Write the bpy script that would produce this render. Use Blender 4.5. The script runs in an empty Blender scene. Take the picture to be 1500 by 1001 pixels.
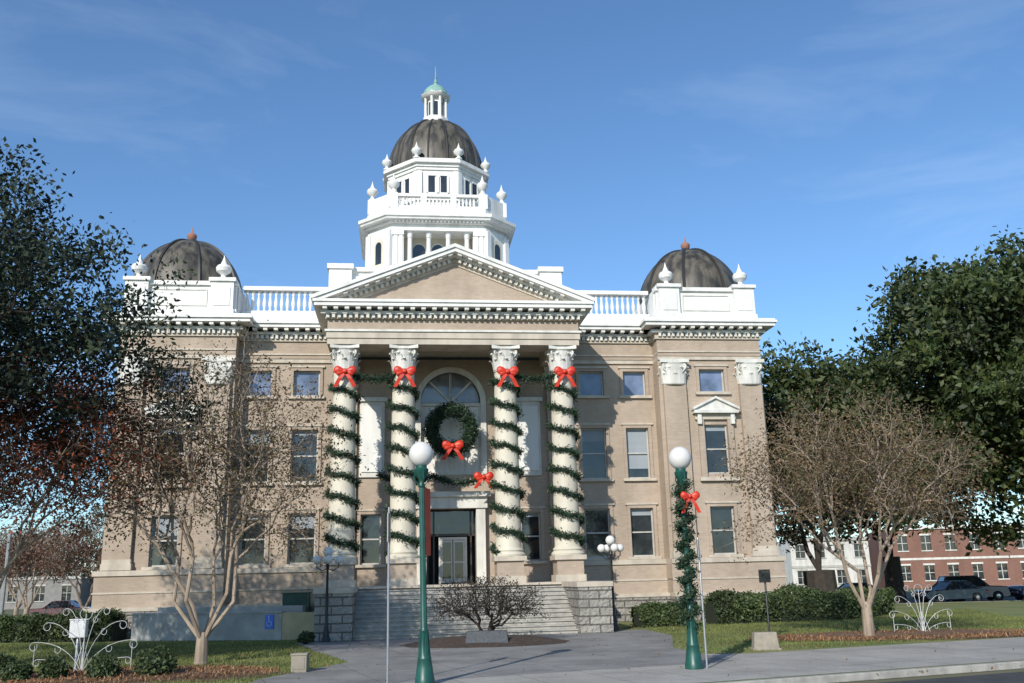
import bpy, bmesh, math, random
import numpy as np
from mathutils import Vector, Matrix, noise
random.seed(7); rng=np.random.default_rng(7)
scene=bpy.context.scene; coll=scene.collection
R=math.radians

# ------------------------------------------------------------------ helpers
class MB:
    def __init__(s): s.v=[]; s.f=[]
    def add(s,vs,fs):
        n=len(s.v); s.v.extend(tuple(v) for v in vs); s.f.extend(tuple(i+n for i in f) for f in fs)
    def box(s,x0,x1,y0,y1,z0,z1):
        if x0>x1:x0,x1=x1,x0
        if y0>y1:y0,y1=y1,y0
        s.add([(x0,y0,z0),(x1,y0,z0),(x1,y1,z0),(x0,y1,z0),(x0,y0,z1),(x1,y0,z1),(x1,y1,z1),(x0,y1,z1)],
              [(0,3,2,1),(4,5,6,7),(0,1,5,4),(1,2,6,5),(2,3,7,6),(3,0,4,7)])
    def obox(s,M,x0,x1,y0,y1,z0,z1):
        n=len(s.v); s.box(x0,x1,y0,y1,z0,z1)
        for i in range(n,len(s.v)): s.v[i]=tuple(M@Vector(s.v[i]))
    def xf(s,M,n0):
        for i in range(n0,len(s.v)): s.v[i]=tuple(M@Vector(s.v[i]))
    def prism(s,pts,z0,z1,cx=0,cy=0,top=None):
        n=len(pts); top=top or pts
        vs=[(p[0]+cx,p[1]+cy,z0) for p in pts]+[(p[0]+cx,p[1]+cy,z1) for p in top]
        s.add(vs,[tuple(reversed(range(n))),tuple(range(n,2*n))]+[(i,(i+1)%n,n+(i+1)%n,n+i) for i in range(n)])
    def exty(s,poly,y0,y1):
        n=len(poly)
        vs=[(p[0],y0,p[1]) for p in poly]+[(p[0],y1,p[1]) for p in poly]
        s.add(vs,[tuple(range(n)),tuple(reversed(range(n,2*n)))]+[(i,n+i,n+(i+1)%n,(i+1)%n) for i in range(n)])
    def lathe(s,cx,cy,prof,n=16,ph=0.0,z=0.0,sc=1.0):
        vs=[];fs=[];m=len(prof)
        for (r,h) in prof:
            for k in range(n):
                a=ph+2*math.pi*k/n; vs.append((cx+r*sc*math.cos(a),cy+r*sc*math.sin(a),z+h*sc))
        for i in range(m-1):
            for k in range(n):
                k2=(k+1)%n; fs.append((i*n+k,i*n+k2,(i+1)*n+k2,(i+1)*n+k))
        fs.append(tuple(reversed(range(n)))); fs.append(tuple(range((m-1)*n,m*n)))
        s.add(vs,fs)
    def tube(s,pts,rad,n=6,cap=True):
        pts=[Vector(p) for p in pts]; m=len(pts)
        if not hasattr(rad,'__len__'): rad=[rad]*m
        vs=[];fs=[]
        up=Vector((0,0,1)); pu=None
        for i,p in enumerate(pts):
            t=(pts[min(i+1,m-1)]-pts[max(i-1,0)])
            if t.length<1e-9: t=Vector((0,0,1))
            t.normalize()
            if pu is None:
                a=Vector((1,0,0)) if abs(t.z)>.9 else up
                u=t.cross(a).normalized()
            else:
                u=(pu-t*pu.dot(t))
                u=u.normalized() if u.length>1e-6 else t.orthogonal().normalized()
            pu=u; w=t.cross(u)
            for k in range(n):
                an=2*math.pi*k/n; vs.append(p+(u*math.cos(an)+w*math.sin(an))*rad[i])
        for i in range(m-1):
            for k in range(n):
                k2=(k+1)%n; fs.append((i*n+k,i*n+k2,(i+1)*n+k2,(i+1)*n+k))
        if cap:
            fs.append(tuple(reversed(range(n)))); fs.append(tuple(range((m-1)*n,m*n)))
        s.add(vs,fs)
    def ell(s,c,r,n=12,m=8):
        prof=[(max(1e-4,math.sin(math.pi*i/m)),-math.cos(math.pi*i/m)) for i in range(m+1)]
        n0=len(s.v); s.lathe(0,0,prof,n)
        for i in range(n0,len(s.v)):
            v=s.v[i]; s.v[i]=(c[0]+v[0]*r[0],c[1]+v[1]*r[1],c[2]+v[2]*r[2])
    def obj(s,name,mat,parent=None,smooth=False,bevel=0,recalc=True):
        me=bpy.data.meshes.new(name); me.from_pydata(s.v,[],s.f)
        if recalc:
            bm=bmesh.new(); bm.from_mesh(me); bmesh.ops.recalc_face_normals(bm,faces=bm.faces); bm.to_mesh(me); bm.free()
        if smooth:
            for p in me.polygons: p.use_smooth=True
            me.set_sharp_from_angle(angle=R(38))
        me.materials.append(mat)
        o=bpy.data.objects.new(name,me); coll.objects.link(o)
        if parent: o.parent=parent
        if bevel:
            b=o.modifiers.new('b','BEVEL'); b.width=bevel; b.segments=2; b.limit_method='ANGLE'
        return o
def group(name,loc=(0,0,0),rz=0):
    o=bpy.data.objects.new(name,None); o.location=loc; o.rotation_euler=(0,0,rz); coll.objects.link(o); return o

# ------------------------------------------------------------------ materials
def nmat(name):
    m=bpy.data.materials.new(name); m.use_nodes=True; nt=m.node_tree
    return m,nt,nt.nodes['Principled BSDF']
def N(nt,t):
    return nt.nodes.new(t)
def mix(nt,fac,a,b,bt='MIX'):
    n=nt.nodes.new('ShaderNodeMix'); n.data_type='RGBA'; n.blend_type=bt
    for i,x in ((0,fac),(6,a),(7,b)):
        if hasattr(x,'is_output'): nt.links.new(x,n.inputs[i])
        elif i==0: n.inputs[i].default_value=x
        else: n.inputs[i].default_value=(*x[:3],1)
    return n.outputs[2]
def ramp(nt,src,p0,p1):
    n=nt.nodes.new('ShaderNodeMapRange'); n.inputs[1].default_value=p0; n.inputs[2].default_value=p1
    nt.links.new(src,n.inputs[0]); return n.outputs[0]
def objco(nt,scale=(1,1,1)):
    t=N(nt,'ShaderNodeTexCoord'); m=N(nt,'ShaderNodeMapping'); m.inputs['Scale'].default_value=scale
    nt.links.new(t.outputs['Object'],m.inputs['Vector']); return m.outputs[0]
def noisen(nt,vec,scale,detail=4,rough=.55):
    n=N(nt,'ShaderNodeTexNoise'); n.inputs['Scale'].default_value=scale; n.inputs['Detail'].default_value=detail; n.inputs['Roughness'].default_value=rough
    nt.links.new(vec,n.inputs['Vector']); return n.outputs['Fac']
def bump(nt,bs,h,strength=.3,dist=.02):
    b=N(nt,'ShaderNodeBump'); b.inputs['Strength'].default_value=strength; b.inputs['Distance'].default_value=dist
    nt.links.new(h,b.inputs['Height']); nt.links.new(b.outputs[0],bs.inputs['Normal'])
def M(name,c1,c2=None,rough=.7,scale=3,detail=5,stretch=(1,1,1),bmp=0,bscale=None,metal=0,lo=.35,hi=.65,spec=None):
    m,nt,bs=nmat(name); bs.inputs['Roughness'].default_value=rough; bs.inputs['Metallic'].default_value=metal
    c2=c2 or tuple(x*.8 for x in c1)
    v=objco(nt,stretch); n=noisen(nt,v,scale,detail)
    nt.links.new(mix(nt,ramp(nt,n,lo,hi),c1,c2),bs.inputs['Base Color'])
    if bmp: bump(nt,bs,noisen(nt,objco(nt),bscale or scale*4,4),bmp)
    return m
def brickmat(name,c1,c2,mort,bw,rh,ms,rough=.85,bmp=.4,grime=.25,nb=0,off=.5):
    m,nt,bs=nmat(name); bs.inputs['Roughness'].default_value=rough
    t=N(nt,'ShaderNodeTexCoord'); sp=N(nt,'ShaderNodeSeparateXYZ'); nt.links.new(t.outputs['Object'],sp.inputs[0])
    ad=N(nt,'ShaderNodeMath'); ad.operation='ADD'; nt.links.new(sp.outputs[0],ad.inputs[0]); nt.links.new(sp.outputs[1],ad.inputs[1])
    cb=N(nt,'ShaderNodeCombineXYZ'); nt.links.new(ad.outputs[0],cb.inputs[0]); nt.links.new(sp.outputs[2],cb.inputs[1])
    b=N(nt,'ShaderNodeTexBrick'); b.offset=off; nt.links.new(cb.outputs[0],b.inputs['Vector'])
    for k,v in (('Scale',1),('Mortar Size',ms),('Mortar Smooth',.1),('Bias',0),('Brick Width',bw),('Row Height',rh)): b.inputs[k].default_value=v
    b.inputs['Color1'].default_value=(*c1,1); b.inputs['Color2'].default_value=(*c2,1); b.inputs['Mortar'].default_value=(*mort,1)
    g=noisen(nt,objco(nt,(1,1,.35)),.6,6,.65)
    o=mix(nt,ramp(nt,g,.35,.75),(1,1,1),(1-grime,1-grime*1.05,1-grime*1.1))
    cc=mix(nt,1.0,b.outputs['Color'],o,'MULTIPLY')
    nt.links.new(cc,bs.inputs['Base Color'])
    iv=N(nt,'ShaderNodeMath'); iv.operation='SUBTRACT'; iv.inputs[0].default_value=1; nt.links.new(b.outputs['Fac'],iv.inputs[1])
    h=iv.outputs[0]
    if nb:
        ma=N(nt,'ShaderNodeMath'); ma.operation='MULTIPLY_ADD'; nt.links.new(noisen(nt,objco(nt),7,5),ma.inputs[0]); ma.inputs[1].default_value=nb
        nt.links.new(h,ma.inputs[2]); h=ma.outputs[0]
    bump(nt,bs,h,bmp,.02 if not nb else .06)
    return m
def leafmat(name,cols,trans=.25,rough=.6,spatial=.35):
    m,nt,bs=nmat(name); bs.inputs['Roughness'].default_value=rough
    g=N(nt,'ShaderNodeNewGeometry'); cr=N(nt,'ShaderNodeValToRGB')
    el=cr.color_ramp.elements
    while len(el)<len(cols): el.new(.5)
    for i,c in enumerate(cols): el[i].position=i/(len(cols)-1); el[i].color=(*c,1)
    nt.links.new(g.outputs['Random Per Island'],cr.inputs[0])
    n=noisen(nt,objco(nt),spatial,2)
    cc=mix(nt,1.0,cr.outputs[0],mix(nt,ramp(nt,n,.35,.65),(.6,.6,.6),(1.25,1.2,1.1)),'MULTIPLY')
    nt.links.new(cc,bs.inputs['Base Color'])
    if trans>.12:
        tr=N(nt,'ShaderNodeBsdfTranslucent'); nt.links.new(cc,tr.inputs[0])
        ms=N(nt,'ShaderNodeMixShader'); ms.inputs[0].default_value=trans
        nt.links.new(bs.outputs[0],ms.inputs[1]); nt.links.new(tr.outputs[0],ms.inputs[2])
        nt.links.new(ms.outputs[0],nt.nodes['Material Output'].inputs[0])
    return m

m_brick=brickmat('tan_brick',(.395,.312,.238),(.455,.362,.282),(.43,.365,.295),.26,.085,.008,grime=.27)
m_band=M('tan_stone_trim',(.53,.465,.38),(.40,.35,.285),.75,2,6,(1,1,.5),bmp=.1)
m_stone=brickmat('rough_granite',(.30,.28,.25),(.39,.37,.33),(.13,.12,.105),.85,.33,.03,bmp=1.0,grime=.4,nb=2.5)
m_white=M('white_paint',(.74,.735,.705),(.52,.515,.48),.55,1.4,7,(1,1,.25),lo=.45,hi=.8)
m_white2=M('aged_white_paint',(.66,.65,.60),(.45,.435,.39),.6,2.5,6,(1,1,.3),lo=.4,hi=.8)
m_cream=M('cream_column_paint',(.62,.575,.465),(.48,.435,.35),.6,1.5,6,(1,1,.4),lo=.4,hi=.8)
m_dome=M('weathered_dome_copper',(.125,.11,.082),(.03,.027,.022),.5,1.6,7,(1.6,1.6,.35),bmp=.2,lo=.38,hi=.62)
m_rib=M('dark_dome_rib',(.03,.028,.025),None,.5)
m_green_cu=M('verdigris_copper',(.25,.42,.36),(.18,.32,.28),.6)
m_red_cu=M('terracotta_finial',(.36,.17,.12),None,.6)
m_roof=M('flat_roof_gravel',(.25,.24,.22),None,.9)
def glassmat(name,c,rough=.04):
    m,nt,bs=nmat(name); bs.inputs['Roughness'].default_value=rough; bs.inputs['Specular IOR Level'].default_value=.8
    n=noisen(nt,objco(nt),1.1,3); nt.links.new(mix(nt,ramp(nt,n,.35,.65),c,tuple(x*.45 for x in c)),bs.inputs['Base Color'])
    bump(nt,bs,noisen(nt,objco(nt),.8,2),.25,.05); return m
m_glass=glassmat('dark_window_glass',(.030,.036,.040))
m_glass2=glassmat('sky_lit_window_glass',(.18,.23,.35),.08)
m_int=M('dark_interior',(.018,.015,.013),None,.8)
m_blind=brickmat('window_blinds',(.36,.41,.44),(.33,.38,.41),(.20,.22,.25),9,.06,.012,bmp=.2,grime=.2)
m_frame=M('window_frame_paint',(.48,.47,.43),None,.5)
m_bronze=M('bronze_frame',(.05,.04,.032),None,.4)
def groundbrick(name,c1,c2,mort,bw,st=.6):
    m,nt,bs=nmat(name); bs.inputs['Roughness'].default_value=.9
    mp=N(nt,'ShaderNodeMapping'); t=N(nt,'ShaderNodeTexCoord'); nt.links.new(t.outputs['Object'],mp.inputs[0]); mp.inputs['Rotation'].default_value=(0,0,R(-20.5))
    b=N(nt,'ShaderNodeTexBrick'); b.offset=0; nt.links.new(mp.outputs[0],b.inputs['Vector'])
    for k,v in (('Scale',1),('Mortar Size',.012),('Mortar Smooth',.2),('Bias',0),('Brick Width',bw),('Row Height',bw)): b.inputs[k].default_value=v
    b.inputs['Color1'].default_value=(*c1,1); b.inputs['Color2'].default_value=(*c2,1); b.inputs['Mortar'].default_value=(*mort,1)
    n1=noisen(nt,objco(nt),.45,8,.7); n2=noisen(nt,objco(nt),14,4)
    c=mix(nt,1,b.outputs['Color'],mix(nt,ramp(nt,n1,.38,.66),(1.1,1.1,1.1),(st,st,st)),'MULTIPLY')
    c=mix(nt,1,c,mix(nt,ramp(nt,n2,.3,.7),(1.08,1.08,1.08),(.86,.86,.86)),'MULTIPLY')
    nt.links.new(c,bs.inputs['Base Color']); bump(nt,bs,n2,.2); return m
m_walk=groundbrick('sidewalk_concrete',(.34,.32,.285),(.37,.35,.315),(.12,.115,.10),1.6,.72)
m_plaza=groundbrick('shade_toned_plaza_concrete',(.225,.22,.21),(.25,.245,.23),(.10,.097,.09),2.4,.58)  # tree shade put into the base colour, darker than the sidewalk; mottling is wear
m_kerb=M('kerb_concrete',(.40,.38,.34),(.26,.25,.23),.85,3,6,bmp=.2)
m_asphalt=M('asphalt',(.055,.055,.056),(.035,.035,.036),.9,2.5,6,bmp=.3,bscale=60)
m_ground=M('ground_soil_grass',(.10,.12,.05),(.14,.12,.07),.95,.2,6)
m_lawn=M('lawn_grass',(.11,.155,.04),(.20,.195,.07),.95,.45,7,bmp=.5,bscale=20)
m_mulch=M('pine_straw_mulch',(.17,.095,.055),(.08,.05,.032),.95,6,6,bmp=.8,bscale=25)
m_bark_cm=M('crape_myrtle_bark',(.36,.28,.21),(.20,.15,.11),.7,3,6,(1,1,.3),bmp=.2)
m_bark_oak=M('oak_bark',(.05,.04,.032),(.03,.025,.02),.9,4,6,bmp=.5)
m_wire=M('white_wire',(.62,.62,.62),None,.4)
m_red=M('red_ribbon',(.62,.045,.015),(.46,.022,.01),.45,3)
m_lampgreen=M('green_lamp_paint',(.012,.085,.065),(.008,.055,.044),.4,4,5,bmp=.05)
m_black=M('black_iron',(.02,.02,.02),None,.45)
m_globe,_nt,_bs=nmat('frosted_globe'); _bs.inputs['Roughness'].default_value=.25
_n=noisen(_nt,objco(_nt),3,4); _nt.links.new(mix(_nt,_n,(.72,.70,.67),(.60,.58,.54)),_bs.inputs['Base Color'])
m_grey=M('galvanised_steel',(.33,.34,.35),None,.45,metal=.4)
m_banner=M('red_banner_cloth',(.62,.09,.035),(.5,.07,.03),.7)
m_blue=M('blue_sign_paint',(.02,.14,.62),None,.4)
m_tansc=M('tan_wall_stucco',(.42,.35,.21),(.34,.28,.17),.8,2)
m_pale=M('pale_stucco',(.26,.25,.23),(.20,.19,.18),.8,2)
m_greywall=M('grey_retaining_wall',(.36,.355,.335),(.25,.245,.23),.85,1.5,7,bmp=.15)
m_redbrick=brickmat('red_brick',(.25,.095,.062),(.20,.075,.05),(.26,.22,.18),.3,.1,.012)
m_tire=M('tyre_rubber',(.02,.02,.02),None,.8)
m_lamp_red=M('tail_lamp',(.4,.01,.01),None,.2)
m_chrome=M('bright_metal',(.6,.6,.6),None,.25,metal=.8)
m_garland=leafmat('garland_needles',[(.008,.026,.012),(.016,.046,.02),(.03,.07,.028)],.0,spatial=2)
m_gcore=M('garland_core',(.008,.022,.012),None,.9)
m_step=M('step_granite',(.43,.41,.37),(.28,.27,.245),.85,3,7,bmp=.15)

# ------------------------------------------------------------------ foliage
def leaves(name,C,size,mat,parent=None,aspect=.5,flat=0.0):
    C=np.asarray(C,dtype=np.float64); n=len(C)
    u=rng.normal(size=(n,3)); u/=np.linalg.norm(u,axis=1,keepdims=True)
    w=rng.normal(size=(n,3)); w[:,2]+=flat*3
    v=np.cross(w,u); v/=np.maximum(1e-9,np.linalg.norm(v,axis=1,keepdims=True))
    s=(size*rng.uniform(.6,1.35,size=n))[:,None]
    P=np.stack([C-u*s,C+v*s*aspect,C+u*s,C-v*s*aspect],axis=1).reshape(-1,3)
    me=bpy.data.meshes.new(name); me.vertices.add(4*n); me.vertices.foreach_set('co',P.astype(np.float32).ravel())
    me.loops.add(4*n); me.loops.foreach_set('vertex_index',np.arange(4*n,dtype=np.int32))
    me.polygons.add(n); me.polygons.foreach_set('loop_start',np.arange(0,4*n,4,dtype=np.int32))
    me.update(calc_edges=True); me.validate()
    me.materials.append(mat); o=bpy.data.objects.new(name,me); coll.objects.link(o)
    if parent: o.parent=parent
    return o
def ellpts(n,c,r,power=.5,seed=0,ragged=.25,zmin=-1):
    out=[]; rg=np.random.default_rng(seed)
    while len(out)<n:
        d=rg.normal(size=3); d/=np.linalg.norm(d)
        if d[2]<zmin: continue
        k=1+ragged*2*noise.noise(Vector((d[0]*2.2+seed,d[1]*2.2,d[2]*2.2)))
        q=d*k*(rg.uniform()**power)
        out.append((c[0]+q[0]*r[0],c[1]+q[1]*r[1],c[2]+q[2]*r[2]))
    return np.array(out)
def grow(mb,p,T,rt,first=.35,wob=.05,ex=.45,ns=5,depth=0):
    n=len(T); r0=rt*n**ex
    if n==1:
        q=T[0]; mid=(p+q)/2+rng.normal(size=3)*np.linalg.norm(q-p)*wob
        mb.tube([p,mid,q],[r0,r0*.8,r0*.35],3,cap=False); return
    c=T.mean(0); f=first if depth==0 else rng.uniform(.28,.45)
    q=p+(c-p)*f; L=np.linalg.norm(q-p)
    mid=(p+q)/2+rng.normal(size=3)*L*wob*1.5
    mb.tube([p,mid,q],[r0,r0*.93,r0*.86],ns if n>8 else 4 if n>3 else 3,cap=False)
    d=T-q; cov=np.cov(d.T)+np.eye(3)*1e-6; w,V=np.linalg.eigh(cov)
    ax=V[:,2]+rng.normal(size=3)*.25; pr=d@ax; o=np.argsort(pr); k=max(1,min(n-1,int(n*rng.uniform(.35,.65))))
    grow(mb,q,T[o[:k]],rt,first,wob,ex,ns,depth+1); grow(mb,q,T[o[k:]],rt,first,wob,ex,ns,depth+1)

def tree(name,loc,crown_c,crown_r,nt,rt,stems,lpt,sig,lsize,lmat,bark,seed,power=.5,ragged=.25,aspect=.5,zmin=-1,first=.35,split_z=.3,ex=.45,trunk_r=None,wob=.05):
    g=group(name,loc); T=ellpts(nt,crown_c,crown_r,power,seed,ragged,zmin)
    mb=MB(); a=np.arctan2(T[:,1]-crown_c[1],T[:,0]-crown_c[0]); o=np.argsort(a)
    if stems==1:
        tr=trunk_r or rt*nt**ex
        top=np.array([.0,.0,split_z])
        mb.tube([(0,0,-.05),(0,0,.12),(.03,.02,top[2]*.4),tuple(top)],[tr*1.5,tr*1.15,tr,tr*.95],10)
        for part in np.array_split(o,4): grow(mb,top,T[part],rt,first,wob,ex,7)
    else:
        tr=trunk_r or .2
        mb.tube([(0,0,-.05),(0,0,.08),(0,0,split_z*.6),(0,0,split_z)],[tr*1.35,tr*1.1,tr,tr*.95],10)
        for i,part in enumerate(np.array_split(o,stems)):
            aa=T[part].mean(0); st=np.array([0,0,split_z*.75])+np.array([aa[0],aa[1],0])/max(.1,np.hypot(aa[0],aa[1]))*tr*.35
            grow(mb,st,T[part],rt,first,wob,ex,7)
    mb.obj('trunk_and_branches',bark,g,smooth=False,recalc=False)
    C=np.repeat(T,lpt,axis=0)+rng.normal(size=(nt*lpt,3))*np.array([sig,sig,sig*.7])
    leaves('foliage',C,lsize,lmat,g,aspect)
    return g

def path_resample(pts,step):
    P=[np.array(p,float) for p in pts]; out=[]
    for a,b in zip(P[:-1],P[1:]):
        n=max(1,int(np.linalg.norm(b-a)/step))
        for i in range(n): out.append(a+(b-a)*i/n)
    return np.array(out)
gcore=MB()
def garland(name,pts,rad,dens,parent,size=.075,core=None):
    Pp=path_resample(pts,.05); n=int(len(Pp)*dens)
    idx=rng.integers(0,len(Pp),n)
    leaves(name,Pp[idx]+rng.normal(size=(n,3))*rad*.5,size,m_garland,parent,.3)
    (core if core is not None else gcore).tube(pts,rad*.42,5)
def bow(mb,c,s,tails=1.0):
    cx,cy,cz=c
    for sx,sz,k in ((-1,.22,1),(1,.22,1),(-1,-.2,.8),(1,-.2,.8)):
        dx,dz=sx,sz; L=.55*s*k; ln=math.hypot(dx,dz); dx/=ln;dz/=ln
        prof=((0,.25),(.2,.5),(.5,.85),(.8,.9),(.95,.55),(1.0,.1))
        n0=len(mb.v)
        mb.tube([(0,0,t*L) for t,_ in prof],[r*.22*s*k for _,r in prof],8)
        an=math.atan2(dx,dz)
        Mx=Matrix.Translation((cx,cy-.03,cz))@Matrix.Rotation(an,4,'Y')@Matrix.Diagonal((1,.5,1,1))
        mb.xf(Mx,n0)
    mb.ell((cx,cy-.1*s,cz),(.12*s,.1*s,.12*s),8,6)
    for sx in (-1,1):
        w=.10*s; x1=cx+sx*.24*s; x2=cx+sx*(.46*s); z1=cz-.35*s*tails; z2=cz-.75*s*tails
        for (xa,za,xb,zb,ya,yb) in ((cx,cz,x1,z1,cy-.03,cy-.1*s),(x1,z1,x2,z2,cy-.1*s,cy-.02)):
            vs=[(xa-w,ya,za),(xa+w,ya,za),(xb+w,yb,zb),(xb-w,yb,zb)]
            vs+= [(v[0],v[1]+.012,v[2]) for v in vs]
            mb.add(vs,[(0,1,2,3),(7,6,5,4),(0,4,5,1),(1,5,6,2),(2,6,7,3),(3,7,4,0)])

# ------------------------------------------------------------------ COURTHOUSE
YAW=R(7); CX,CY=-3.04,45.4
def W(lx,ly,z=0): return (CX+lx*math.cos(YAW)-ly*math.sin(YAW), CY+lx*math.sin(YAW)+ly*math.cos(YAW), z)
ch=group('domed_courthouse',(CX,CY,0),YAW)
brick,band,stone,white,white2,cream=MB(),MB(),MB(),MB(),MB(),MB()
glass,glass2,inter,blind,frame,bronze=MB(),MB(),MB(),MB(),MB(),MB()
dome,rib,roof=MB(),MB(),MB()

def wall(mb,x0,x1,z0,z1,y,ops,depth=.3):
    xs=sorted(set([x0,x1]+[o[0] for o in ops]+[o[1] for o in ops])); zs=sorted(set([z0,z1]+[o[2] for o in ops]+[o[3] for o in ops]))
    for a,b in zip(xs[:-1],xs[1:]):
        for c,d in zip(zs[:-1],zs[1:]):
            mx,mz=(a+b)/2,(c+d)/2
            if any(o[0]<mx<o[1] and o[2]<mz<o[3] for o in ops): continue
            mb.add([(a,y,c),(b,y,c),(b,y,d),(a,y,d)],[(0,1,2,3)])
    for o in ops:
        a,b,c,d=o
        mb.add([(a,y,c),(b,y,c),(b,y,d),(a,y,d),(a,y+depth,c),(b,y+depth,c),(b,y+depth,d),(a,y+depth,d)],[(0,4,5,1),(1,5,6,2),(2,6,7,3),(3,7,4,0)])
def window(x0,x1,z0,z1,y,kind='dark',casing=True,sash=True,bl=0.0):
    g=glass2 if kind=='sky' else glass
    yg=y+.2
    zb=z1-(z1-z0)*bl
    if bl>0: blind.box(x0,x1,yg+.012,yg+.1,zb,z1)
    if bl<1: g.box(x0,x1,yg,yg+.1,z0,zb)
    t=.07
    for a,b,c,d in ((x0,x0+t,z0,z1),(x1-t,x1,z0,z1),(x0+t,x1-t,z0,z0+t),(x0+t,x1-t,z1-t,z1)): frame.box(a,b,yg-.06,yg-.002,c,d)
    if sash:
        zm=(z0+z1)/2; frame.box(x0+t,x1-t,yg-.075,yg-.003,zm-.035,zm+.035)
    if casing:
        w=.16
        for a,b,c,d in ((x0-w,x0,z0,z1+w),(x1,x1+w,z0,z1+w),(x0,x1,z1,z1+w)): brick.box(a,b,y-.07,y+.02,c,d)
        band.box(x0-w-.08,x1+w+.08,y-.12,y+.02,z1+w,z1+w+.09)
        band.box(x0-w-.1,x1+w+.1,y-.16,y+.22,z0-.14,z0-.003)

WX0,WX1=10.65,16.2
def capital(mb,cx,cy,z0,h,r):
    mb.lathe(cx,cy,[(r*1.0,0),(r*1.08,.03),(r*.98,.06),(r*.98,h*.55),(r*1.12,h*.8),(r*1.25,h*.86)],16,z=z0)
    for row,(zz,hh,o,cnt) in enumerate(((.05,h*.42,0,8),(.05,h*.68,.5,8))):
        for k in range(cnt):
            a=2*math.pi*(k+o)/cnt; ca,sa=math.cos(a),math.sin(a)
            pr=((0,.0,.20),(.04,.4,.24),(.10,.75,.21),(.24,1.0,.15),(.30,.9,.06))
            vs=[]
            for (dr,zt,w) in pr:
                rr=r*1.02+dr*r*1.4
                for sx in (-1,1):
                    vs.append((cx+ca*rr-sa*w*r*1.3*sx, cy+sa*rr+ca*w*r*1.3*sx, z0+zz+hh*zt))
                vs.append((cx+ca*(rr+.06*r),cy+sa*(rr+.06*r),z0+zz+hh*zt))
            fs=[]
            for i in range(len(pr)-1):
                b=i*3; fs+= [(b,b+3,b+5,b+2),(b+2,b+5,b+4,b+1)]
            mb.add(vs,fs)
    for k in range(4):
        a=math.pi/4+k*math.pi/2; ca,sa=math.cos(a),math.sin(a)
        pts=[]
        for i in range(12):
            t=i/11*2*math.pi*1.2; rr=.22*r*(1-i/14)
            d=r*1.28+rr*math.cos(t-.5); z=z0+h*.72+rr*math.sin(t-.5)
            pts.append((cx+ca*d,cy+sa*d,z))
        mb.tube([(cx+ca*r*.9,cy+sa*r*.9,z0+h*.45)]+pts,[.05*r*1.6]*13,5)
    q=r*1.32
    c=[(-q,-q),(-q*.35,-q*.86),(q*.35,-q*.86),(q,-q),(q*.86,-q*.35),(q*.86,q*.35),(q,q),(q*.35,q*.86),(-q*.35,q*.86),(-q,q),(-q*.86,q*.35),(-q*.86,-q*.35)]
    mb.prism(c,z0+h*.86,z0+h,cx,cy)
def pcapital(mb,x0,x1,y,z0,h):
    n0=len(mb.v); r=(x1-x0)/2; capital(mb,0,0,0,h,r*.98)
    mb.xf(Matrix.Translation(((x0+x1)/2,y,z0))@Matrix.Diagonal((1,.45,1,1)),n0)
def pilaster(x0,x1,y):
    brick.box(x0+.08,x1-.08,y-.22,y+.05,3.45,11.65)
    band.box(x0,x1,y-.30,y+.05,2.97,3.25); band.box(x0+.04,x1-.04,y-.26,y+.05,3.25,3.45)
    pcapital(white2,x0+.08,x1-.08,y-.1,11.65,1.33)

def entab(x0,x1,y,yb,ends=(0,0)):
    e0,e1=ends
    band.box(x0,x1,y-.10,yb,13.0,13.2); brick.box(x0,x1,y-.14,yb,13.2,13.38); band.box(x0,x1,y-.2,yb,13.38,13.46)
    brick.box(x0,x1,y-.06,yb,13.46,14.1)
    band.box(x0-e0*.1,x1+e1*.1,y-.16,yb,14.1,14.22)
    x=x0+.08
    while x<x1-.1:
        white2.box(x,x+.13,y-.28,y-.1,14.22,14.40); x+=.24
    band.box(x0-e0*.1,x1+e1*.1,y-.14,yb,14.22,14.42)
    white2.box(x0-e0*.3,x1+e1*.3,y-.32,yb,14.42,14.56)
    x=x0+.15
    while x<x1-.1:
        white2.box(x,x+.2,y-.68,y-.3,14.56,14.70); x+=.52
    white.box(x0-e0*.7,x1+e1*.7,y-.74,yb,14.705,14.88)
    white.box(x0-e0*.8,x1+e1*.8,y-.84,yb,14.88,15.0)
    white.box(x0-e0*.72,x1+e1*.72,y-.76,yb,15.0,15.1)

def bases(x0,x1,y,yb,e=0,e0=0):
    stone.box(x0-.45*e0,x1+.45*e,y-.45,yb,-.1,1.15); band.box(x0-.5*e0,x1+.5*e,y-.5,yb,1.15,1.32)
    brick.box(x0-.2*e0,x1+.2*e,y-.22,yb,1.32,2.72); band.box(x0-.28*e0,x1+.28*e,y-.3,yb,2.72,2.95)
    band.box(x0-.24*e0,x1+.24*e,y-.26,yb,1.92,2.0)

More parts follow.
